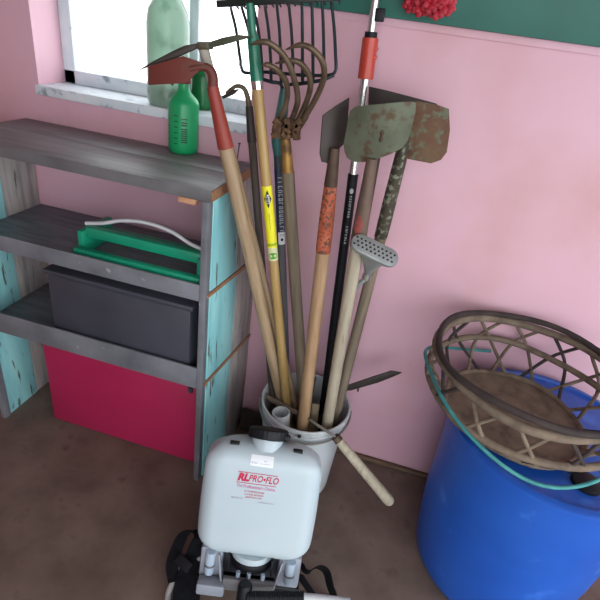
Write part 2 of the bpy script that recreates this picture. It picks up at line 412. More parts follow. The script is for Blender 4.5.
# lawn sprinkler
zb = .7865
sp = thing('lawn_sprinkler', 'green lawn sprinkler with a curved silver tube on the upper shelf', 'sprinkler', (-.75, -.27, zb))
xr = SX1-.032
MB().box((xr-.42, -.332, zb), (xr, -.305, zb+.034)).build('base_rail', 'sprinkler_green', sp, bevel=.008)
MB().box((xr-.42, -.150, zb), (xr, -.123, zb+.034)).build('base_rail', 'sprinkler_green', sp, bevel=.008)
MB().box((xr-.022, -.304, zb+.004), (xr, -.151, zb+.08)).build('end_block', 'sprinkler_green', sp, bevel=.005)
MB().box((xr-.42, -.304, zb+.004), (xr-.398, -.151, zb+.08)).build('end_block', 'sprinkler_green', sp, bevel=.005)
MB().box((xr-.40, -.290, zb+.058), (xr-.018, -.262, zb+.092)).build('cross_tray', 'sprinkler_green', sp, bevel=.006)
pts = curve([(xr-.012, -.27, zb+.098), (xr-.06, -.27, zb+.108), (xr-.12, -.27, zb+.132), (xr-.20, -.27, zb+.142), (xr-.28, -.27, zb+.132), (xr-.35, -.27, zb+.108), (xr-.41, -.27, zb+.094)])
MB().tube(pts, .006, 12).build('spray_tube', 'silver_tube', sp)
MB().lathe([(.017, -.012), (.02, -.008), (.02, .008), (.017, .012)], k=24, M=Matrix.Translation((xr-.004, -.24, zb+.102)) @ Matrix.Rotation(PI/2, 4, 'Y')).build('knob', 'black_plastic', sp)
# dark box on the lower shelf, pink tote on the floor
bx = thing('storage_box', 'dark grey plastic storage box on the middle shelf', 'box', (-.80, -.17, .457))
MB().box((-1.05, -.335, .457), (-.55, -.05, .705)).build('box_body', 'box_dark', bx, bevel=.008)
MB().box((-1.06, -.340, .7055), (-.54, -.045, .724)).build('lid', 'box_dark', bx, bevel=.006)
tb = thing('storage_tote', 'magenta plastic tote standing on the floor under the bottom shelf', 'tote', (-.85, -.15, 0))
MB().box((-1.16, -.285, .001), (-.545, -.03, .372)).build('tote_body', 'tote_pink', tb, bevel=.01)
MB().box((-1.17, -.292, .3725), (-.535, -.022, .395)).build('lid', 'tote_pink', tb, bevel=.006)
MB().box((-.572, -.297, .350), (-.556, -.2855, .371)).build('latch', 'box_dark', tb, bevel=.002)

# ------------------------------------------------------------------ bucket
BC = V((-.175, -.19, 0))
bk = thing('bucket', 'white plastic bucket on the floor full of long handled garden tools', 'bucket', BC)
prof = [(.121, .0005), (.129, .004), (.131, .010), (.141, .235), (.146, .300), (.151, .302), (.1515, .310), (.1475, .312), (.148, .333), (.1535, .335), (.154, .343), (.149, .345), (.150, .357), (.1565, .359), (.157, .3685), (.1545, .371), (.1495, .370), (.146, .357), (.1428, .300), (.1275, .014), (.124, .006), (.06, .006)]
mb = MB(); mb.lathe(prof, k=72, cap=False)
i0 = 0; mb.f.append(tuple(range(72))[::-1]); nl = (len(prof)-1)*72; mb.f.append(tuple(nl+j for j in range(72)))
mb.build('bucket_body', 'bucket_white', bk, local=True, smooth=50)
bail = [(.1595*math.cos(PI+PI*i/40+.15), .1595*math.sin(PI+PI*i/40+.15), .350-.026*math.sin(PI*i/40)) for i in range(41)]
MB().tube(bail, .0036, 8).build('bail_handle', 'wire_grey', bk, local=True)
for a in (PI+.15, .15, PI*1.5+.12):
    d = V((math.cos(a), math.sin(a), 0))
    MB().tube([d*.1515+V((0, 0, .352)), d*.161+V((0, 0, .352))], [.006, .005], 12).build('bolt', 'nail_steel', bk, local=True)

# ------------------------------------------------------------------ tools
def tool(name, label, cat, B, P):
    B, P = V(B), V(P); z = (P-B).normalized(); vd = ((B+P)/2-CAM).normalized()
    x = vd.cross(z).normalized(); y = z.cross(x)
    M = Matrix(((x.x, y.x, z.x, B.x), (x.y, y.y, z.y, B.y), (x.z, y.z, z.z, B.z), (0, 0, 0, 1)))
    t = thing(name, label, cat, M); L = (P-B).length
    def zl(py):                       # distance along the shaft
        lo, hi = 0, L*1.6
        for _ in range(40):
            mid = (lo+hi)/2
            if proj(B+z*mid)[1] > py: lo = mid
            else: hi = mid
        return lo
    return t, zl, M
def shaft(t, z0, z1, r0, r1, name, material, k=18, n=8):
    return MB().tube([V((0, 0, z0+(z1-z0)*i/n)) for i in range(n+1)], [r0+(r1-r0)*i/n for i in range(n+1)], k).build(name, material, t, local=True)
def wrapfn(R, zc, ang=0):             # u runs round the shaft to the right, v along it
    return lambda u, v: V((math.sin(ang+u/R)*(R+.0005), -math.cos(ang+u/R)*(R+.0005), zc+v))
def wrapfn_t(R, zc, ang=0):           # lettering that reads down the shaft
    return lambda u, v: V((math.sin(ang+v/R)*(R+.0006), -math.cos(ang+v/R)*(R+.0006), zc-u))
def marks(n, step, h, seed):          # worn lettering that can no longer be read: short strokes in a line
    r = random.Random(seed); q = []
    for i in range(n):
        u = (i-n/2)*step
        q.append((u, -h/2, u+step*.22, h/2))
        if r.random() < .8: q.append((u, h/2-h*.2, u+step*.66, h/2))
        if r.random() < .7: q.append((u, -h/2, u+step*.66, -h/2+h*.2))
        if r.random() < .5: q.append((u+step*.45, -h/2, u+step*.66, h/2))
    return q

# 1 hoe with the red painted head
t, zl, M = tool('garden_hoe', 'goose-neck hoe with red blade and red painted neck, foremost tool on the left', 'hoe', (-.1917, -.12, .012), (-.5058, -.3315, 1.3321))
zr = zl(146); zt = zl(86)
shaft(t, 0, zr+.01, .0195, .0185, 'handle', 'ash_wood')
shaft(t, zr-.004, zt, .0205, .0135, 'socket', 'red_paint')['label'] = 'red painted socket'
Y = -.3315
tp = M @ V((0, 0, zt-.004))
nk = curve([tp, at(213, 78, Y-.002), at(210, 70, Y-.006), at(203, 67, Y-.012), at(190, 69, Y-.020)])
MB().tube(nk, lerp_r([(0, .0125), (.5, .011), (1, .007)], len(nk)), 14).build('gooseneck', 'red_blade', t)
bl = [at(148, 66, Y-.03), at(166, 61, Y-.028), at(183, 56, Y-.024), at(204, 63, Y-.018), at(203, 67, Y-.018), at(193, 76, Y-.024), at(187, 83, Y-.03), at(148, 85, Y-.04)]
MB().plate(bl, .004).build('blade', 'red_blade', t, bevel=.001)

# 2 double ended pick hoe
t, zl, M = tool('pick_hoe', 'slim double-pointed pick hoe on a pale grey handle behind the red hoe', 'hoe', (-.1401, -.0974, .012), (-.5488, -.2949, 1.4115))
zt = zl(43)
shaft(t, 0, zl(150), .014, .0135, 'handle', 'ash_wood')
shaft(t, zl(150), zt, .0135, .0125, 'handle_end', 'silver_wood')['label'] = 'pale grey bare top of the handle'
Y = -.2949-.012
tk = [at(138, 70, Y-.05), at(152, 61.5, Y-.04), at(172, 51, Y-.02), at(184, 45.5, Y-.01), at(197, 43, Y), at(197, 48, Y), at(186, 53, Y-.012), at(176, 57.5, Y-.02), at(160, 62, Y-.035)]
MB().plate(tk, .010).build('blade', 'dark_steel', t, bevel=.002)['label'] = 'dark leaf shaped blade on the left'
tk = [at(207, 42.5, Y), at(222, 37.5, Y-.006), at(237, 34.5, Y-.01), at(253, 36.3, Y-.016), at(236, 41, Y-.01), at(222, 45, Y-.006), at(207, 48.5, Y)]
MB().plate(tk, .010).build('pick_point', 'olive_steel', t, bevel=.002)['label'] = 'tapering grey pick point on the right'
MB().plate([at(196, 42, Y-.003), at(208, 41.5, Y-.003), at(208.5, 49.5, Y-.003), at(197, 50, Y-.003)], .03).build('eye', 'olive_steel', t, bevel=.003)

# 3 small hook cultivator
t, zl, M = tool('hook_weeder', 'small hooked weeder on a dark weathered handle between two wooden handles', 'weeder', (-.2419, -.1822, .012), (-.4799, -.14, 1.2727))
shaft(t, 0, zl(140), .0115, .0115, 'handle', 'dark_wood')
shaft(t, zl(142), zl(106), .0135, .010, 'ferrule', 'dark_steel')
Y = -.14
tp = M @ V((0, 0, zl(107)))
nk = curve([tp, at(247.5, 97, Y), at(244, 88.5, Y-.006), at(237, 86, Y-.014), at(230, 90, Y-.022), at(226, 93.5, Y-.026)])
MB().tube(nk, lerp_r([(0, .008), (.5, .006), (1, .004)], len(nk)), 12).build('hook', 'prong_steel', t)
MB().plate([at(240, 88.5, Y-.018), at(232, 90, Y-.022), at(221, 96.5, Y-.03), at(223, 99, Y-.03), at(234, 94.5, Y-.022)], .004).build('blade_tip', 'dark_steel', t, bevel=.001)

# 4 green headed rake
t, zl, M = tool('garden_rake', 'rake with green head and socket on a varnished handle with yellow label', 'rake', (-.1858, -.1691, .012), (-.4126, -.2825, 1.3477))
zf = zl(88); Rr = .0142
shaft(t, 0, zf, .0145, .0138, 'handle', 'gold_wood')
shaft(t, zf-.002, zl(80), .0148, .0148, 'ferrule', 'chrome')['label'] = 'bright metal ferrule'
shaft(t, zl(80)-.001, zl(35), .0152, .0130, 'socket', 'green_enamel')
shaft(t, zl(35)-.001, zl(3), .0095, .0088, 'neck', 'green_enamel')
Yr = -.24
zc = (M @ V((0, 0, zl(3)))).y
bar = [at(215.5, 0, zc), at(338, -7, zc), at(338, .8, zc), at(216.5, 7.5, zc)]
MB().plate(bar, .008).build('rake_bar', 'dark_green_steel', t, bevel=.002)['label'] = 'dark green rake bar'
for i in range(16):
    f = (i+.5)/16; p = bar[0].lerp(bar[1], f).lerp(bar[3].lerp(bar[2], f), .5)
    MB().tube([p+V((0, .006, 0)), p+V((0, .045, .004)), p+V((0, .075, -.006))], [.004, .0035, .002], 8).build('tooth', 'dark_green_steel', t)
z0, z1 = zl(259), zl(185); zm = (z0+z1)/2; R_ = .0149
shaft(t, zl(246), z1, R_, R_-.0004, 'label', 'yellow_label')['label'] = 'bright yellow paper label round the handle'
f_ = wrapfn(R_, 0)
zd = zl(197.5)
patch(f_, [[(0, zd+.026), (.0105, zd), (0, zd-.026), (-.0105, zd)]], 'diamond_mark', 'black_print', t)
stext('AMES', .013, 'diamond_lettering', 'white_print', t, lambda u, v: wrapfn_t(R_+.0004, zd)(u*.9, v*1.0))
patch(wrapfn_t(R_, zl(220)), marks(9, .0052, .003, 3), 'fine_print', 'olive_print', t)
stext('LAWN', .0125, 'label_lettering', 'green_print', t, wrapfn(R_+.0001, zl(243), 0), weight=.0003)
shaft(t, zl(259), zl(246)+.0005, R_-.0001, R_-.0001, 'label', 'pale_label')['label'] = 'pale lower end of the label'
zo = zl(254)
patch(f_, [[(math.cos(k*PI/8)*.013, zo+math.sin(k*PI/8)*.010) for k in range(16)]], 'oval_mark', 'green_print', t)

# 5 cultivator with curved prongs
t, zl, M = tool('hand_cultivator', 'rusty four-pronged cultivator with long curved prongs on a grey handle', 'cultivator', (-.1317, -.1416, .012), (-.3427, -.22, 1.2149))
shaft(t, 0, zl(172), .0185, .0175, 'handle', 'grey_wood')
shaft(t, zl(173), zl(136), .0165, .0125, 'ferrule', 'brass_rust')['label'] = 'brassy rusted ferrule'
Y = -.22
blk = [at(271.5, 134, Y-.02), at(274, 122, Y-.02), at(282, 123, Y-.02), at(290, 120, Y-.02), at(297, 122, Y-.02), at(306, 118.5, Y-.02), at(300, 128, Y-.02), at(292, 138.5, Y-.02), at(286, 136.5, Y-.02), at(283, 140, Y-.02), at(279, 137, Y-.02), at(273, 139.5, Y-.02)]
mb = MB().plate(blk, .034)
for i in range(9):                       # the wrapped wire knots on the head
    p = at(278+(i % 3)*10-(i//3)*.8, 123+(i//3)*6, Y-.024)
    mb.box((-.012, -.008, -.008), (.012, .012, .008), Matrix.Translation(p) @ Matrix.Rotation(.5+.9*i, 4, 'Y'))
mb.build('head_block', 'block_rust', t, bevel=.001)
for k, pth in enumerate((
    [(302, 122, 0), (316, 98, -.03), (324, 77, -.06), (322, 61, -.085), (312, 49, -.10), (300, 45, -.105), (286, 49.5, -.10)],
    [(292, 120, 0), (297.7, 100, -.03), (293, 75, -.075), (284, 56, -.105), (270, 43.5, -.125), (260, 42, -.13), (250.5, 44.5, -.13)],
    [(281, 120, 0), (287, 98, -.02), (286, 82, -.055), (277, 70, -.085), (268, 65, -.10), (262, 65.5, -.105)],
    [(298, 121, .004), (306, 103, -.01), (310.5, 86, -.04), (308, 73, -.06), (300, 63, -.075), (290, 60.5, -.08), (275, 63.5, -.08)])):
    pts = curve([at(x, y, Y-.01+dy) for x, y, dy in pth])
    MB().tube(pts, lerp_r([(0, .0072), (.6, .0068), (.85, .0056), (1, .0016)], len(pts)), 12).build('prong', 'prong_steel', t)

# 6 many-tined fork
t, zl, M = tool('manure_fork', 'blue-black wire-tined fork with teal socket and white printed shaft', 'fork', (-.2206, -.096, .012), (-.3795, -.1792, 1.2155))
shaft(t, 0, zl(243), .0125, .0125, 'handle', 'fork_shaft_bare')['label'] = 'bare grey lower handle'
shaft(t, zl(243)-.001, zl(168), .0128, .0125, 'printed_sleeve', 'navy_print')['label'] = 'navy sleeve with worn white lettering'
shaft(t, zl(168)-.001, zl(136), .0120, .0120, 'handle', 'fork_shaft')
MB().tube(curve([M @ V((0, 0, zl(155))), M @ V((0, 0, zl(138))), at(282.0, 112, -.182), at(284.6, 88, -.180)]), lerp_r([(0, .0125), (.33, .0165), (.66, .0165), (1, .0115)], 25), 18).build('socket', 'teal_socket', t)
zz0, zz1 = zl(236), zl(176)
patch(wrapfn_t(.0130, (zz0+zz1)/2, .25), marks(15, (zz1-zz0)/15, .013, 5), 'worn_lettering', 'grey_print', t)
patch(wrapfn(.0130, 0, .2), [(-.012, zl(243), .010, zl(231))], 'white_panel', 'white_print', t)
patch(wrapfn(.0134, zl(238), .15), [[(math.cos(k*PI/6)*.004, math.sin(k*PI/6)*.005) for k in range(12)]], 'dot_mark', 'black_print', t)
Y = -.178
def F(x, y, dy=0): return at(x, y, Y+dy)
MB().tube(curve([F(241, 66), F(243, 71.5), F(249, 73), F(263, 72), F(283, 73.5), F(300, 75), F(320, 75.5), F(332, 74.5), F(336, 70)]), .0042, 10).build('frame_wire', 'tine_steel', t)
MB().tube(curve([F(262, 79, -.02), F(272, 82, -.02), F(280, 83.5, -.015), F(283, 90, -.006)]), .0045, 10).build('frame_wire', 'tine_steel', t)
MB().tube(curve([F(334, 75, -.012), F(322, 80, -.02), F(302, 83.5, -.02), F(289, 85, -.015), F(284, 91, -.006)]), .0045, 10).build('frame_wire', 'tine_steel', t)
tx = [(230, 240.5, 66), (241, 254, 72), (253, 262, 79), (264.5, 271, 82), (276.5, 281, 83), (288.5, 293, 84), (301.5, 302.5, 83.5), (311.5, 313, 82), (322, 324, 79), (331.5, 336, 70)]
for x0, x1, yb in tx:
    s = -.022 if yb > 74 else 0
    pts = curve([F(x0-1.2, -14, .018), F(x0+.3, 5, .02), F(x0+(x1-x0)*.55+.3, 30, .016), F(x0+(x1-x0)*.92, 56, .004), F(x1, yb-6, s*.5), F(x1, yb, s)])
    MB().tube(pts, lerp_r([(0, .0035), (.6, .0042), (1, .0042)], len(pts)), 10).build('tine', 'tine_steel', t)

# 7 hoe with orange socket
t, zl, M = tool('garden_hoe', 'hoe with orange rusty socket and a narrow edge-on dark blade', 'hoe', (-.1438, -.281, .012), (-.2015, -.2741, 1.2004))
shaft(t, 0, zl(246), .0195, .0190, 'handle', 'tan_wood')
zs = zl(252); zt = zl(150)
MB().tube([V((0, 0, zs+(zt-zs)*f)) for f in (0, .1, .35, .6, .8, .92, 1)], [.0200, .0205, .0200, .0175, .0150, .0125, .0110], 18).build('socket', 'orange_rust', t, local=True)['label'] = 'socket with flaking orange paint'
shaft(t, zl(186), zl(148), .0174, .0122, 'neck', 'rusty_steel')
Y = -.2741
bl = [at(349.7, 97.5, Y+.03), at(336, 106, Y+.01), at(323, 115.5, Y-.01), at(321, 140, Y-.012), at(320, 154, Y-.012), at(322, 162, Y-.012), at(328, 163.5, Y-.006), at(336, 151.5, Y+.008), at(345.5, 143, Y+.03), at(348, 120, Y+.03)]
MB().plate(bl, .005).build('blade', 'dark_steel', t, bevel=.001)

# 8 telescopic pole
t, zl, M = tool('telescopic_pole', 'tall silver telescopic pole with red locking sleeve and black grip', 'pole', (-.1025, -.1124, .012), (-.1957, -.0749, 1.5644))
shaft(t, 0, zl(174), .0150, .0150, 'grip_tube', 'black_plastic')['label'] = 'black lower tube'
shaft(t, zl(174)-.001, zl(70), .0125, .0125, 'tube', 'aluminium')
shaft(t, zl(79), zl(38), .0205, .0205, 'lock_sleeve', 'red_plastic', k=24)['label'] = 'red plastic locking sleeve'
for f in (.25, .45): 
    zz = zl(79)+(zl(38)-zl(79))*(1-f); MB().box((.012, -.012, zz-.004), (.0235, .004, zz+.004)).build('lock_tab', 'red_plastic', t, local=True, bevel=.001)
shaft(t, zl(38)-.001, zl(32), .0165, .0160, 'collar', 'black_plastic')
shaft(t, zl(34), zl(-55), .0110, .0110, 'upper_tube', 'aluminium')
zc = zl(14)
MB().box((.004, -.014, zc-.016), (.028, .008, zc+.013)).build('clip', 'black_plastic', t, local=True, bevel=.003)
fw_ = wrapfn_t(.0150, 0, 0)
za = zl(190)
patch(lambda u, v: wrapfn(.0150, za, .1)(u, v), [[(math.cos(k*PI/6)*.006, math.sin(k*PI/6)*.008) for k in range(12)]], 'emblem', 'grey_print', t)
patch(wrapfn_t(.0150, zl(206), .1), marks(9, .0075, .006, 11), 'worn_lettering', 'grey_print', t)
patch(wrapfn_t(.0150, zl(234), .1), marks(7, .0085, .006, 12), 'worn_lettering', 'grey_print', t)

# 9 broad olive hoe
t, zl, M = tool('planting_hoe', 'broad hoe with a grey-green rounded blade, front of the right-hand tools', 'hoe', (-.0756, -.2234, .012), (-.1058, -.30, 1.2237))
zs = zl(246); zt = zl(158)
shaft(t, 0, zs+.03, .0190, .0180, 'handle', 'pale_wood')
MB().tube([V((0, 0, zs+(zt-zs)*f)) for f in (0, .1, .4, .75, 1)], [.0205, .0205, .0185, .0150, .0135], 18).build('socket', 'brown_neck', t, local=True)['label'] = 'brown iron socket'
zq = zl(223)
patch(lambda u, v: wrapfn(.0200, zq, 0)(u, v), [[(-.006+math.cos(k*PI/8)*.0105*(1+.15*math.sin(3*k)), math.sin(k*PI/8)*.026*(1+.12*math.cos(5*k))) for k in range(16)]], 'paint_spot', 'red_spot', t)['label'] = 'red paint spot on the socket'
Y = -.30
prof = [(350, 111), (355, 106.7), (366, 105.2), (380, 104), (393, 102.8), (405, 101.7), (412, 101.6), (416, 103), (415.5, 112), (413, 122), (410.5, 131), (408, 140), (402, 148), (391, 154), (380, 158), (371, 161), (362, 162.3), (352, 161.5), (347, 157.5), (344.5, 152), (343.5, 145), (345, 136), (347, 126), (348, 118)]
def dish(x, y, dy0=0): 
    u = (x-380)/36; v = (y-132)/30
    return at(x, y, Y-.012+.018*(u*u)+.010*v+dy0)
mb = MB(); cx, cy = 379, 131
rings = []
for s_ in (1, .8, .55, .28):
    rings.append([(cx+(x-cx)*s_, cy+(y-cy)*s_) for x, y in prof])
for back in (0, 1):
    base = len(mb.v)
    for rg in rings: mb.v += [dish(x, y, .004*back) for x, y in rg]
    mb.v.append(dish(cx, cy, .004*back)); N = len(prof)
    for a in range(3):
        for j in range(N): mb.f.append((base+a*N+j, base+a*N+(j+1) % N, base+(a+1)*N+(j+1) % N, base+(a+1)*N+j))
    for j in range(N): mb.f.append((base+3*N+j, base+3*N+(j+1) % N, base+4*N))
nb = 4*N+1
for j in range(N): mb.f.append((j, (j+1) % N, nb+(j+1) % N, nb+j))
mb.build('blade', 'olive_steel', t)['label'] = 'grey-green painted steel blade'
for (x, y) in ((382, 133), (381, 139)):
    p = dish(x, y); MB().ball(p, .005, 10, 1, .4, 1.6).build('rivet', 'rusty_steel', t)

# 10 rusty hoe
t, zl, M = tool('planting_hoe', 'hoe with a brown rusted rectangular blade, mottled neck, right of the others', 'hoe', (-.0731, -.1721, .012), (-.0427, -.2193, 1.2689))
zs = zl(232); zt = zl(140)
shaft(t, 0, zs+.02, .0170, .0160, 'handle', 'grey_wood')
MB().tube([V((0, 0, zs+(zt-zs)*f)) for f in (-.06, .1, .4, .75, 1)], [.0178, .0182, .0178, .0165, .0150], 18).build('socket', 'mottled_neck', t, local=True)['label'] = 'dark socket with pale paint flecks'
Y = -.2193
bl = [at(398, 103, Y-.004), at(418, 101.5, Y-.01), at(438, 105, Y), at(449, 109, Y+.008), at(450, 130, Y+.004), at(447, 152, Y), at(441, 160, Y-.004), at(431, 163.5, Y-.01), at(418, 161, Y-.012), at(403, 158, Y-.012), at(392, 150, Y-.010)]
MB().plate(bl, .005).build('blade', 'mottled_rust', t, bevel=.001)['label'] = 'rust brown blade with green paint remains'

# 11 dark hoe at the back
t, zl, M = tool('garden_hoe', 'hoe with a dark brown blade rearmost against the pink wall', 'hoe', (-.079, -.1362, .012), (-.1182, -.1063, 1.3403))
shaft(t, 0, zl(150), .0140, .0130, 'handle', 'dark_wood')
shaft(t, zl(152), zl(108), .0140, .0090, 'socket', 'rusty_steel')
Y = -.104
bl = [at(369, 86.5, Y), at(385, 90, Y), at(410, 96.5, Y), at(436, 103.5, Y), at(440, 107, Y), at(438, 122, Y), at(400, 122, Y), at(367.5, 118, Y)]
MB().plate(bl, .005).build('blade', 'dark_steel', t, bevel=.001)

# 12 watering wand
t, zl, M = tool('watering_wand', 'grey watering wand with a flat oval perforated rose in front of handles', 'watering wand', (-.0911, -.1955, .012), (-.0606, -.24, .9213))
Yw = -.322
pz = zl(272)
MB().tube(curve([V((-.0911, -.1955, .012)), at(333.5, 385, -.208), at(347, 310, -.228), at(356, 288, -.232), M @ V((0, 0, pz-.018)), M @ V((0, 0, pz))]), .0072, 14).build('pipe', 'galvanised', t)
tp = M @ V((0, 0, pz))
# oval face: long axis e1, short axis e2, facing the viewer and upwards
c0 = at(375, 250, Yw-.012); e1 = (at(398, 261.5, Yw-.012)-at(352, 238.5, Yw-.012)); L1 = e1.length/2; e1.normalize()
nf = (CAM-c0).normalized(); nf = (nf*.55+V((0, -.1, 1)).normalized()*.6+e1*.05); nf = (nf-e1*nf.dot(e1)).normalized(); e2 = nf.cross(e1)
W2 = .026
def stadium(s, k=12, off=0):
    a = L1*s-W2*s; out = []
    for i in range(k+1): 
        th = -PI/2+PI*i/k; out.append(c0+e1*(a+math.cos(th)*W2*s)+e2*(math.sin(th)*W2*s)+nf*off)
    for i in range(k+1):
        th = PI/2+PI*i/k; out.append(c0+e1*(-a+math.cos(th)*W2*s)+e2*(math.sin(th)*W2*s)+nf*off)
    return out
mb = MB(); R = []
for s_, off in ((.93, .002), (.98, .001), (1, -.002), (1, -.008), (.95, -.011)):
    R.append(len(mb.v)); mb.v += stadium(s_, off=off)
N = 26
for a, b in zip(R, R[1:]):
    for j in range(N): mb.f.append((a+j, a+(j+1) % N, b+(j+1) % N, b+j))
mb.f.append(tuple(R[0]+j for j in range(N))); mb.f.append(tuple(R[-1]+j for j in range(N))[::-1])
mb.build('rose', 'galvanised', t)
mb = MB()                                  # neck from the oval down to the pipe
bot = tp; prev = None
for f in (0, .25, .5, .75, 1):
    cc = (c0-nf*.010).lerp(bot, f); k0 = len(mb.v)
    for j in range(16):
        a = 2*PI*j/16; mb.v.append(cc + e1*math.cos(a)*(.040*(1-f)**1.4+.0105) + e2*math.sin(a)*(.011*(1-f)+.0105))
    if prev is not None:
        for j in range(16): mb.f.append((prev+j, prev+(j+1) % 16, k0+(j+1) % 16, k0+j))
    prev = k0
mb.f.append(tuple(range(16))); mb.f.append(tuple(prev+j for j in range(16)))
mb.build('neck', 'galvanised', t)
shaft(t, pz-.022, pz-.004, .0125, .0125, 'collar', 'aluminium')
q = MB()
for row, off in ((-1, .0), (0, .5), (1, 0)):
    for i in range(10):
        u = (-.84+.18*(i+off))*L1
        if abs(u) > L1*.84: continue
        c_ = c0+e1*u+e2*(row*.0105)+nf*.0023
        k0 = len(q.v); q.v += [c_+e1*math.cos(2*PI*j/8)*.0031+e2*math.sin(2*PI*j/8)*.0031 for j in range(8)]
        q.f.append(tuple(k0+j for j in range(8)))
o = q.build('spray_holes', 'hole_black', t); o['label'] = 'three rows of small dark holes'

# 13 sickle-like blade sticking out of the bucket
t = thing('grass_hook', 'dark knife-like blade pointing right from behind the bucket', 'grass hook', (-.2535, -.2291, .012))
p1 = at(347, 389, -.145)
pts = [V((-.2535, -.2291, .012)).lerp(p1, f) for f in (0, .3, .6, .9, 1)]
MB().tube(pts, lerp_r([(0, .008), (.7, .007), (1, .0055)], len(pts)), 10).build('tang', 'dark_steel', t)
bl = [at(344, 390, -.146), at(348, 385.5, -.146), at(370, 378, -.135), at(391, 371.2, -.125), at(402, 373, -.12), at(392, 377.5, -.125), at(378, 383, -.13), at(360, 388, -.14), at(350, 391, -.146)]
MB().plate(bl, .006).build('blade', 'dark_steel', t, bevel=.0015)
p = at(358, 390, -.145); MB().tube([p+V((0, 0, .006)), p-V((0, 0, .006))], .003, 8).build('rivet', 'rusty_steel', t)

# 14 short hand tool hooked over the rim
g0 = V((-.040, -.331, .376)); g1 = V(at(391, 503, -.345))
t = thing('hand_tool', 'short pale wooden handled tool hanging out over the bucket rim to the right', 'hand tool', g0)
d = (g1-g0).normalized(); Lh = (g1-g0).length
zz = g0-d*.004
pts = curve([(-.112, -.252, .27), (-.116, -.262, .34), atz(310, 420, .384), atz(322, 428, .387), zz, zz+d*.03])
MB().tube(pts, .0045, 10).build('shank', 'wire_grey', t)
MB().tube([g0+d*(Lh*f) for f in (0, .03, .12, .45, .8, .93, .98, 1)], [.011, .0145, .0150, .0165, .0178, .0185, .0170, .012], 18).build('grip', 'pale_wood', t)
MB().tube([g0-d*.006, g0+d*.012], [.0135, .0150], 16).build('ferrule', 'rusty_steel', t)

# other bits standing in the bucket
c_ = atz(281, 412, .362); b_ = V((-.2034, -.268, .012)); ax = (c_-b_); Lp = ax.length
tilt = Matrix.Translation(b_) @ ax.to_track_quat('Z', 'Y').to_matrix().to_4x4()
o = MB().lathe([(.0305, .0), (.0305, Lp-.002), (.0295, Lp), (.0265, Lp), (.0255, Lp-.002), (.0255, .0)], k=32, M=tilt, cap=False)
nl = 5*32
for j in range(32): o.f.append((j, (j+1) % 32, nl+(j+1) % 32, nl+j))
tag(o.build('plastic_pipe', 'pvc'), 'short open white plastic pipe standing in the left front of bucket', 'pipe')
a, b = atz(266, 398, .343), atz(297, 415, .343)
dd = (b-a); M_ = Matrix.Translation(a) @ Matrix.Rotation(math.atan2(dd.y, dd.x), 4, 'Z')
tag(MB().box((0, -.004, -.002), (dd.length, .004, .016), M_).build('wooden_lath', 'lath', bevel=.001), 'thin grey lath lying across the inside of the bucket mouth', 'lath')
def leaning(bx, top, boxes):
    b_ = V(bx); z = (top-b_).normalized(); x = V((1, .2, 0)); x = (x-z*x.dot(z)).normalized(); y = z.cross(x)
    M_ = Matrix(((x.x, y.x, z.x, b_.x), (x.y, y.y, z.y, b_.y), (x.z, y.z, z.z, b_.z), (0, 0, 0, 1))); mb = MB(); L = (top-b_).length
    for lo, hi in boxes: mb.box((lo[0], lo[1], 0), (hi[0], hi[1], L), M_)
    return mb
mb = leaning((-.183, -.0808, .010), atz(313, 377, .385), [((-.012, 0), (.012, .003)), ((-.012, -.009), (-.0095, -.0005)), ((.0095, -.009), (.012, -.0005))])
tag(mb.build('steel_channel', 'channel_steel'), 'grey steel channel standing at the back of the bucket', 'channel')
mb = leaning((-.1171, -.2309, .010), atz(316, 404, .372), [((-.013, -.003), (.013, .003))])
tag(mb.build('wooden_stake', 'pale_stake', bevel=.001), 'flat pale stake standing in the middle of the bucket', 'stake')

# ------------------------------------------------------------------ backpack sprayer
TILT = math.radians(19); ZR = math.radians(12)
SO = V((-.216, -.53, 0))
SM = Matrix.Translation(SO) @ Matrix.Rotation(ZR, 4, 'Z') @ Matrix.Rotation(-TILT, 4, 'X')
SI = SM.inverted()
s_ = thing('backpack_sprayer', 'white tank backpack sprayer with red printed logo leaning against the bucket', 'sprayer', SM)
FY = -.20            # front face of the tank, in the sprayer's own space
def tk(px, py, y=FY):
    o_ = SI @ CAM; d_ = (SI.to_3x3() @ rayd(px, py)); k = (y-o_.y)/d_.y; return o_+d_*k
T0, T1 = .106, .446
def rr(hw, hd, r, k=10):
    out = []
    r = min(r, hw*.99, hd*.99)
    for (sx, sy, a0) in ((1, 1, 0), (-1, 1, PI/2), (-1, -1, PI), (1, -1, PI*1.5)):
        for i in range(k+1):
            a = a0+PI/2*i/k; out.append((sx*(hw-r)+math.cos(a)*r, sy*(hd-r)+math.sin(a)*r))
    return out
def tank_sec(z):
    rt_, rb = .070, .060; dt, db = .05, .045
    base = .163+.006*math.sin(PI*(z-T0)/(T1-T0))-.004*(z-T0)/(T1-T0)
    hw, hd = base, .098
    if z > T1-rt_: q = z-(T1-rt_); hw -= rt_-math.sqrt(max(0, rt_*rt_-q*q))
    if z < T0+rb: q = (T0+rb)-z; hw -= rb-math.sqrt(max(0, rb*rb-q*q))
    if z > T1-dt: q = z-(T1-dt); hd -= (dt-math.sqrt(max(0, dt*dt-q*q)))
    if z < T0+db: q = (T0+db)-z; hd -= (db-math.sqrt(max(0, db*db-q*q)))
    return hw, hd
zs = []
for i in range(13): zs.append(T0+.062*(1-math.cos(PI/2*i/12)))
for i in range(1, 12): zs.append(T0+.062+(T1-T0-.062-.072)*i/12)
for i in range(13): zs.append(T1-.072+.072*math.sin(PI/2*i/12))
mb = MB(); R = []
for z in zs:
    hw, hd = tank_sec(z); R.append(len(mb.v)); mb.v += [V((x, FY+.002+(hd0-hd)+(y+hd)*(1-.60*max(0, (z-.24)/(T1-.24))**2), z)) for hd0 in (.098,) for x, y in rr(hw, hd, .05)]
N = 44
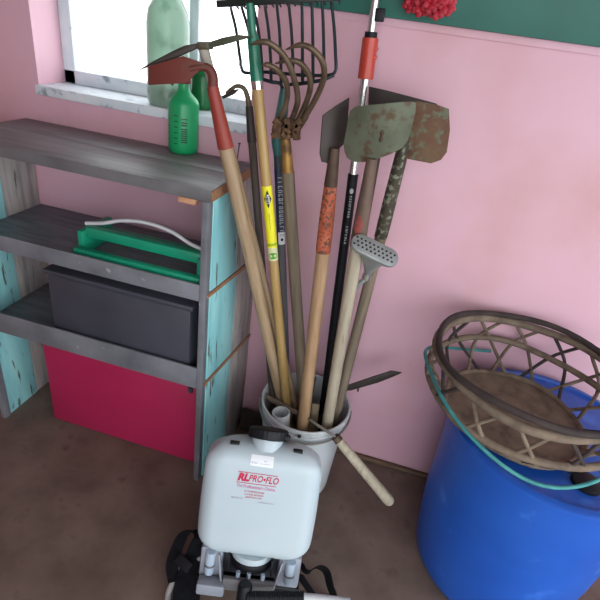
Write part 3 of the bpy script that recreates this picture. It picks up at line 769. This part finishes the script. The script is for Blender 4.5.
for a, b in zip(R, R[1:]):
    for j in range(N): mb.f.append((a+j, a+(j+1) % N, b+(j+1) % N, b+j))
mb.f.append(tuple(R[0]+j for j in range(N))[::-1]); mb.f.append(tuple(R[-1]+j for j in range(N)))
tank = mb.build('tank', 'tank_plastic', s_, local=True, smooth=60)
CAPM = Matrix.Translation((.0, -.132, T1-.004)) @ Matrix.Rotation(math.radians(-20), 4, 'X') @ Matrix.Translation((0, 0, -T1))
MB().lathe([(.045, T1-.022), (.045, T1+.008), (.043, T1+.0095)], k=40, M=CAPM).build('tank_neck', 'tank_plastic', tank, local=True)
mb = MB(); K = 60; prof = [(.053, T1+.010), (.055, T1+.013), (.055, T1+.034), (.052, T1+.038), (.03, T1+.039)]
for r_, z in prof:
    for j in range(K):
        rr_ = r_+(.0018 if (j % 2 and z < T1+.036) else 0); a = 2*PI*j/K; mb.v.append(CAPM @ V((rr_*math.cos(a), rr_*math.sin(a), z)))
for i in range(4):
    for j in range(K): mb.f.append((i*K+j, i*K+(j+1) % K, (i+1)*K+(j+1) % K, (i+1)*K+j))
mb.f.append(tuple(range(K))[::-1]); mb.f.append(tuple(4*K+j for j in range(K)))
cap = mb.build('filler_cap', 'black_plastic', s_, local=True)
MB().box((.044, -.030, T1+.014), (.062, .0, T1+.028), CAPM).build('cap_tab', 'black_plastic', cap, local=True, bevel=.003)
def tface(u, v):      # a point on the front of the tank
    hw, hd = tank_sec(v); return V((u, -.10-hd-.0008, v))
for sx in (-1, 1):
    zc = T1-.004; hw, hd = tank_sec(zc)
    MB().box((sx*.088-.013, -.10-hd-.002, zc-.003), (sx*.088+.013, -.10-hd+.012, zc+.004)).build('strap_slot', 'hole_black', tank, local=True, bevel=.001)
# lettering: positions found on the tank's face
lc = tk(257.0, 479.5); lw = .106
def lf(u, v): return tface(lc.x+u, lc.z+v)
stext('RL', .026, 'logo_lettering', 'logo_red', tank, lambda u, v: lf(u*1.02-.0385, v*1.12), shear=.25, weight=.0017)
stext('PRO•FLO', .024, 'logo_lettering', 'logo_red', tank, lambda u, v: lf(u*.84+.0175, v*1.15), shear=.25, weight=.0004)
patch(lf, [(-.053, .0150, .056, .0168), (-.056, -.0162, .054, -.0144)], 'logo_rule', 'logo_red', tank, div=10)
stext("The Professional's Choice", .0115, 'slogan_lettering', 'logo_mauve', tank, lambda u, v: lf(u*.88, v*1.15-.0255), weight=.0002)
for i, (n_, off) in enumerate(((15, -.0390), (14, -.0480), (12, -.0565))):
    patch(lf, [(a-.002, off+b-.0, c-.002, off+d) for a, b, c, d in marks(n_, .0038, .0045, 20+i)], 'small_print', 'logo_red', tank, div=1)
patch(lf, [(a-.047, b-.0630, c-.047, d-.0630) for a, b, c, d in marks(10, .0034, .0045, 30)], 'small_print', 'logo_grey', tank, div=1)
patch(lf, [(a+.034, b-.0680, c+.034, d-.0680) for a, b, c, d in marks(13, .0034, .0035, 31)], 'small_print', 'logo_grey', tank, div=1)
sc_ = tk(262, 462.5)
def sf(u, v): return tface(sc_.x+u, sc_.z+v)
patch(sf, [(-.031, -.0135, .031, .0135)], 'sticker', 'sticker', tank, div=8)
patch(lambda u, v: sf(u, v)+V((0, -.0004, 0)), [(a-.019, b-.005, c-.019, d-.005) for a, b, c, d in marks(5, .0034, .0045, 40)] + [(a+.010, b-.006, c+.010, d-.006) for a, b, c, d in marks(11, .0028, .002, 41)] + [(a+.010, b+.001, c+.010, d+.001) for a, b, c, d in marks(3, .0028, .0025, 42)], 'sticker_print', 'logo_grey', tank, div=1)

# lower frame of the sprayer
def lb(px, py, y): return tk(px, py, y)
MB().box((-.150, -.175, .002), (.150, 0, .022)).build('base_frame', 'black_plastic', s_, local=True, bevel=.006)
MB().box((-.120, -.150, .0225), (.120, -.02, .100)).build('pump_housing', 'box_dark', s_, local=True, bevel=.010)
for sx in (-1, 1):
    MB().box((sx*.112-.032, -.186, .030), (sx*.112+.032, -.150, .128)).build('side_bracket', 'bracket_grey', s_, local=True, bevel=.008)
    cy = MB().tube([V((sx*.114, -.192, z)) for z in (.052, .058, .100, .122)], [.012, .0145, .0145, .0145], 18)
    k = cy.build('pump_cylinder', 'cylinder_plastic', s_, local=True)
    MB().tube([V((sx*.114, -.192, .078)), V((sx*.114, -.192, .084))], .0153, 18).build('band', 'channel_steel', k, local=True)
    MB().plate([V((sx*.092, -.20, .118)), V((sx*.088, -.20, .118)), V((sx*.070, -.215, .035)), V((sx*.075, -.215, .035))], .03, V((0, 1, 0))).build('brace', 'bracket_grey', s_, local=True)
MB().lathe([(.060, .078), (.060, .116)], k=40, M=Matrix.Translation((0, -.142, 0))).build('outlet_neck', 'tank_plastic', s_, local=True)
MB().lathe([(.062, .074), (.064, .078), (.064, .096), (.0625, .098)], k=40, M=Matrix.Translation((0, -.142, 0))).build('collar_clamp', 'black_plastic', s_, local=True)
for sx in (-1, 1): MB().box((sx*.062-.003, -.200, .072), (sx*.062+.003, -.185, .122)).build('clamp_tab', 'black_plastic', s_, local=True, bevel=.001)
MB().box((-.070, -.222, .030), (.075, -.206, .066)).build('front_plate', 'plate_grey', s_, local=True, bevel=.003)
for x in (-.03, .0, .04): MB().tube([V((x, -.208, .062)), V((x, -.208, .082))], .006, 10).build('screw', 'cylinder_plastic', s_, local=True)
MB().lathe([(.016, .012), (.020, .016), (.020, .072), (.016, .080), (.008, .082)], k=20, M=Matrix.Translation((-.005, -.246, 0))).build('valve_knob', 'black_plastic', s_, local=True)
MB().box((-.140, -.232, .012), (-.062, -.190, .046)).build('foot_bracket', 'bracket_grey', s_, local=True, bevel=.006)
# pump lever: ribbed grip then a white tube, lying across the front
a, b, c_ = lb(248, 597, -.262), lb(304, 597, -.262), lb(350, 602, -.262)
NR = 90
MB().tube([a.lerp(b, i/NR) for i in range(NR+1)], [.0135+(.002 if i % 4 < 2 else 0) for i in range(NR+1)], 16).build('lever_grip', 'black_plastic', s_, local=True)
MB().tube([b-(b-a).normalized()*.004, b.lerp(c_, .5)+V((0, 0, .001)), c_], .0105, 16).build('lever_tube', 'tube_white', s_, local=True)
# straps and hose; given in the room's own space
def onfloor(px, py, z): return atz(px, py, z)
pts = curve([onfloor(301, 566, .10), onfloor(308, 571, .12), onfloor(318, 567, .13), onfloor(326, 572, .10), onfloor(330, 585, .05), onfloor(334, 602, .012), onfloor(322, 611, .006), onfloor(312, 594, .02), onfloor(304, 582, .05), onfloor(299, 574, .08)])
MB().ribbon(pts, V((.014, -.014, .044)), .003).build('shoulder_strap', 'black_webbing', s_)
pts = curve([onfloor(207, 548, .16), onfloor(196, 532, .16), onfloor(185, 534, .14), onfloor(177, 548, .11), onfloor(172, 565, .07), onfloor(174, 582, .04)])
MB().ribbon(pts, V((.036, .004, .014)), .004).build('shoulder_strap', 'black_webbing', s_)
pts = curve([onfloor(206, 540, .17), onfloor(198, 556, .10), onfloor(192, 572, .07), onfloor(187, 590, .05), onfloor(186, 610, .03)])
MB().ribbon(pts, V((.075, .012, .008)), .014).build('strap_pad', 'black_webbing', s_)
bu = onfloor(184, 563, .105)
MB().box((-.026, -.014, -.008), (.026, .014, .008), Matrix.Translation(bu) @ Matrix.Rotation(-.4, 4, 'Z') @ Matrix.Rotation(.5, 4, 'X')).build('buckle', 'black_plastic', s_, bevel=.003)
pts = curve([onfloor(206, 560, .11), onfloor(196, 558, .09), onfloor(184, 566, .07), onfloor(174, 580, .035), onfloor(168, 596, .012), onfloor(170, 612, .012), onfloor(186, 622, .012)])
MB().tube(pts, .0085, 12).build('hose', 'hose_grey', s_)

# ------------------------------------------------------------------ barrel and basket
br = thing('barrel', 'blue plastic barrel standing on the floor at the right against wall', 'barrel', (.541, -.298, 0))
prof = [(.20, .001), (.228, .010), (.243, .035), (.249, .07), (.262, .20), (.268, .30), (.266, .33), (.268, .36), (.274, .50), (.276, .575), (.282, .580), (.282, .598), (.276, .602), (.262, .603), (.258, .595), (.03, .592)]
MB().lathe(prof, k=72, M=Matrix.Identity(4)).build('barrel_body', 'barrel_blue', br, local=True, smooth=35)
MB().lathe([(.036, .5925), (.036, .604), (.032, .607)], k=24, M=Matrix.Translation((.05, -.17, 0))).build('bung', 'black_plastic', br, local=True)
bc = V((.425, -.29, .6095))
bs = thing('wicker_basket', 'open brown wicker basket with a teal cord on top of the blue barrel', 'basket', bc)
def ringp(r, z, wob, seed, k=48):
    rn = random.Random(seed); ph = [rn.random()*6 for _ in range(3)]
    return [V((math.cos(a)*(r+wob*math.sin(3*a+ph[0])), math.sin(a)*(r+wob*math.sin(2*a+ph[1])), z+wob*math.sin(4*a+ph[2]))) for a in [2*PI*i/k for i in range(k)]]
for r, z, rad, mt in ((.19, .010, .009, 'wicker'), (.262, .085, .010, 'wicker'), (.255, .165, .012, 'wicker'), (.257, .186, .009, 'wicker_dark')):
    MB().tube(ringp(r, z, .004, int(z*1000)), rad, 10, closed=True).build('hoop', mt, bs, local=True)
for i in range(28):
    a0 = 2*PI*i/28; sgn = 1 if i % 2 else -1
    pts = curve([V((math.cos(a0+sgn*f*.5)*rr_, math.sin(a0+sgn*f*.5)*rr_, zz)) for f, rr_, zz in ((0, .19, .012), (.5, .262, .085), (1, .256, .166))], 5)
    MB().tube(pts, .0052, 8).build('stave', 'wicker_dark' if i % 3 == 0 else 'wicker', bs, local=True)
MB().lathe([(.186, .002), (.186, .009)], k=40).build('basket_base', 'wicker', bs, local=True)
pts = [V((math.cos(a)*(.272+.006*math.sin(5*a)), math.sin(a)*(.272+.006*math.cos(4*a)), .075+.045*math.sin(a*2+1.1))) for a in [PI*.55+PI*1.2*i/40 for i in range(41)]]
MB().tube(pts, .005, 10).build('cord', 'teal_cord', bs, local=True)['label'] = 'teal cord wound round the outside'

# ------------------------------------------------------------------ red flowers hung on the green board
ft = at(424, 2, -.05)
fl = thing('flower_bunch', 'bunch of red artificial flowers pinned on the green board at the top', 'flowers', ft)
rn = random.Random(4)
spots = [(412, 3), (421, 7), (430, 4), (437, 10), (425, -6), (440, -2), (447, 6), (415, -10), (434, -14), (448, -12)]
for i, (x, y) in enumerate(spots):
    c_ = at(x, y, -.055-.012*(i % 3)); mb = MB()
    for ring, (nn, rad, tz) in enumerate(((7, .021, .25), (6, .015, .7), (4, .009, 1.2))):
        for k in range(nn):
            a = 2*PI*(k+.5*ring)/nn+i; e = V((math.cos(a), 0, math.sin(a))); out = V((0, -1, 0))
            p_ = c_+e*rad*.6+out*(.004+.004*ring)
            M_ = Matrix.Translation(p_) @ Matrix.Rotation(-a, 4, 'Y') @ Matrix.Rotation(-tz*.6, 4, 'Z')
            mb.lathe([(max(1e-4, .010*math.sin(PI*j/6)), -.010*math.cos(PI*j/6)) for j in range(7)], k=8, M=M_ @ Matrix.Diagonal((1.15, .35, .9, 1)))
    mb.build('flower', 'flower_red', fl)
mb = MB().tube(curve([at(404, -6, -.03), at(420, -2, -.03), at(436, 0, -.03), at(456, 2, -.03)]), .004, 8)
mb.build('stem', 'leaf_green', fl)

# ------------------------------------------------------------------ light
wd = bpy.data.worlds.new('world'); sc.world = wd; wd.use_nodes = True
n = wd.node_tree.nodes; l = wd.node_tree.links
bg = n['Background']; bg.inputs['Strength'].default_value = 2.95
tc = n.new('ShaderNodeTexCoord'); sx = n.new('ShaderNodeSeparateXYZ'); l.new(tc.outputs['Generated'], sx.inputs[0])
cr = n.new('ShaderNodeValToRGB'); e = cr.color_ramp.elements            # overcast sky above, dull ground below
mr = n.new('ShaderNodeMapRange'); mr.inputs['From Min'].default_value = -1; mr.inputs['From Max'].default_value = 1
l.new(sx.outputs['Z'], mr.inputs['Value']); l.new(mr.outputs['Result'], cr.inputs['Fac'])
e[0].position = .34; e[0].color = (.26, .24, .23, 1); e[1].position = .42; e[1].color = (.93, .97, 1, 1)
l.new(cr.outputs['Color'], bg.inputs['Color'])
vs = sc.view_settings; vs.view_transform = 'Standard'; vs.look = 'None'; vs.gamma = 1; vs.exposure = .4; vs.use_curve_mapping = False
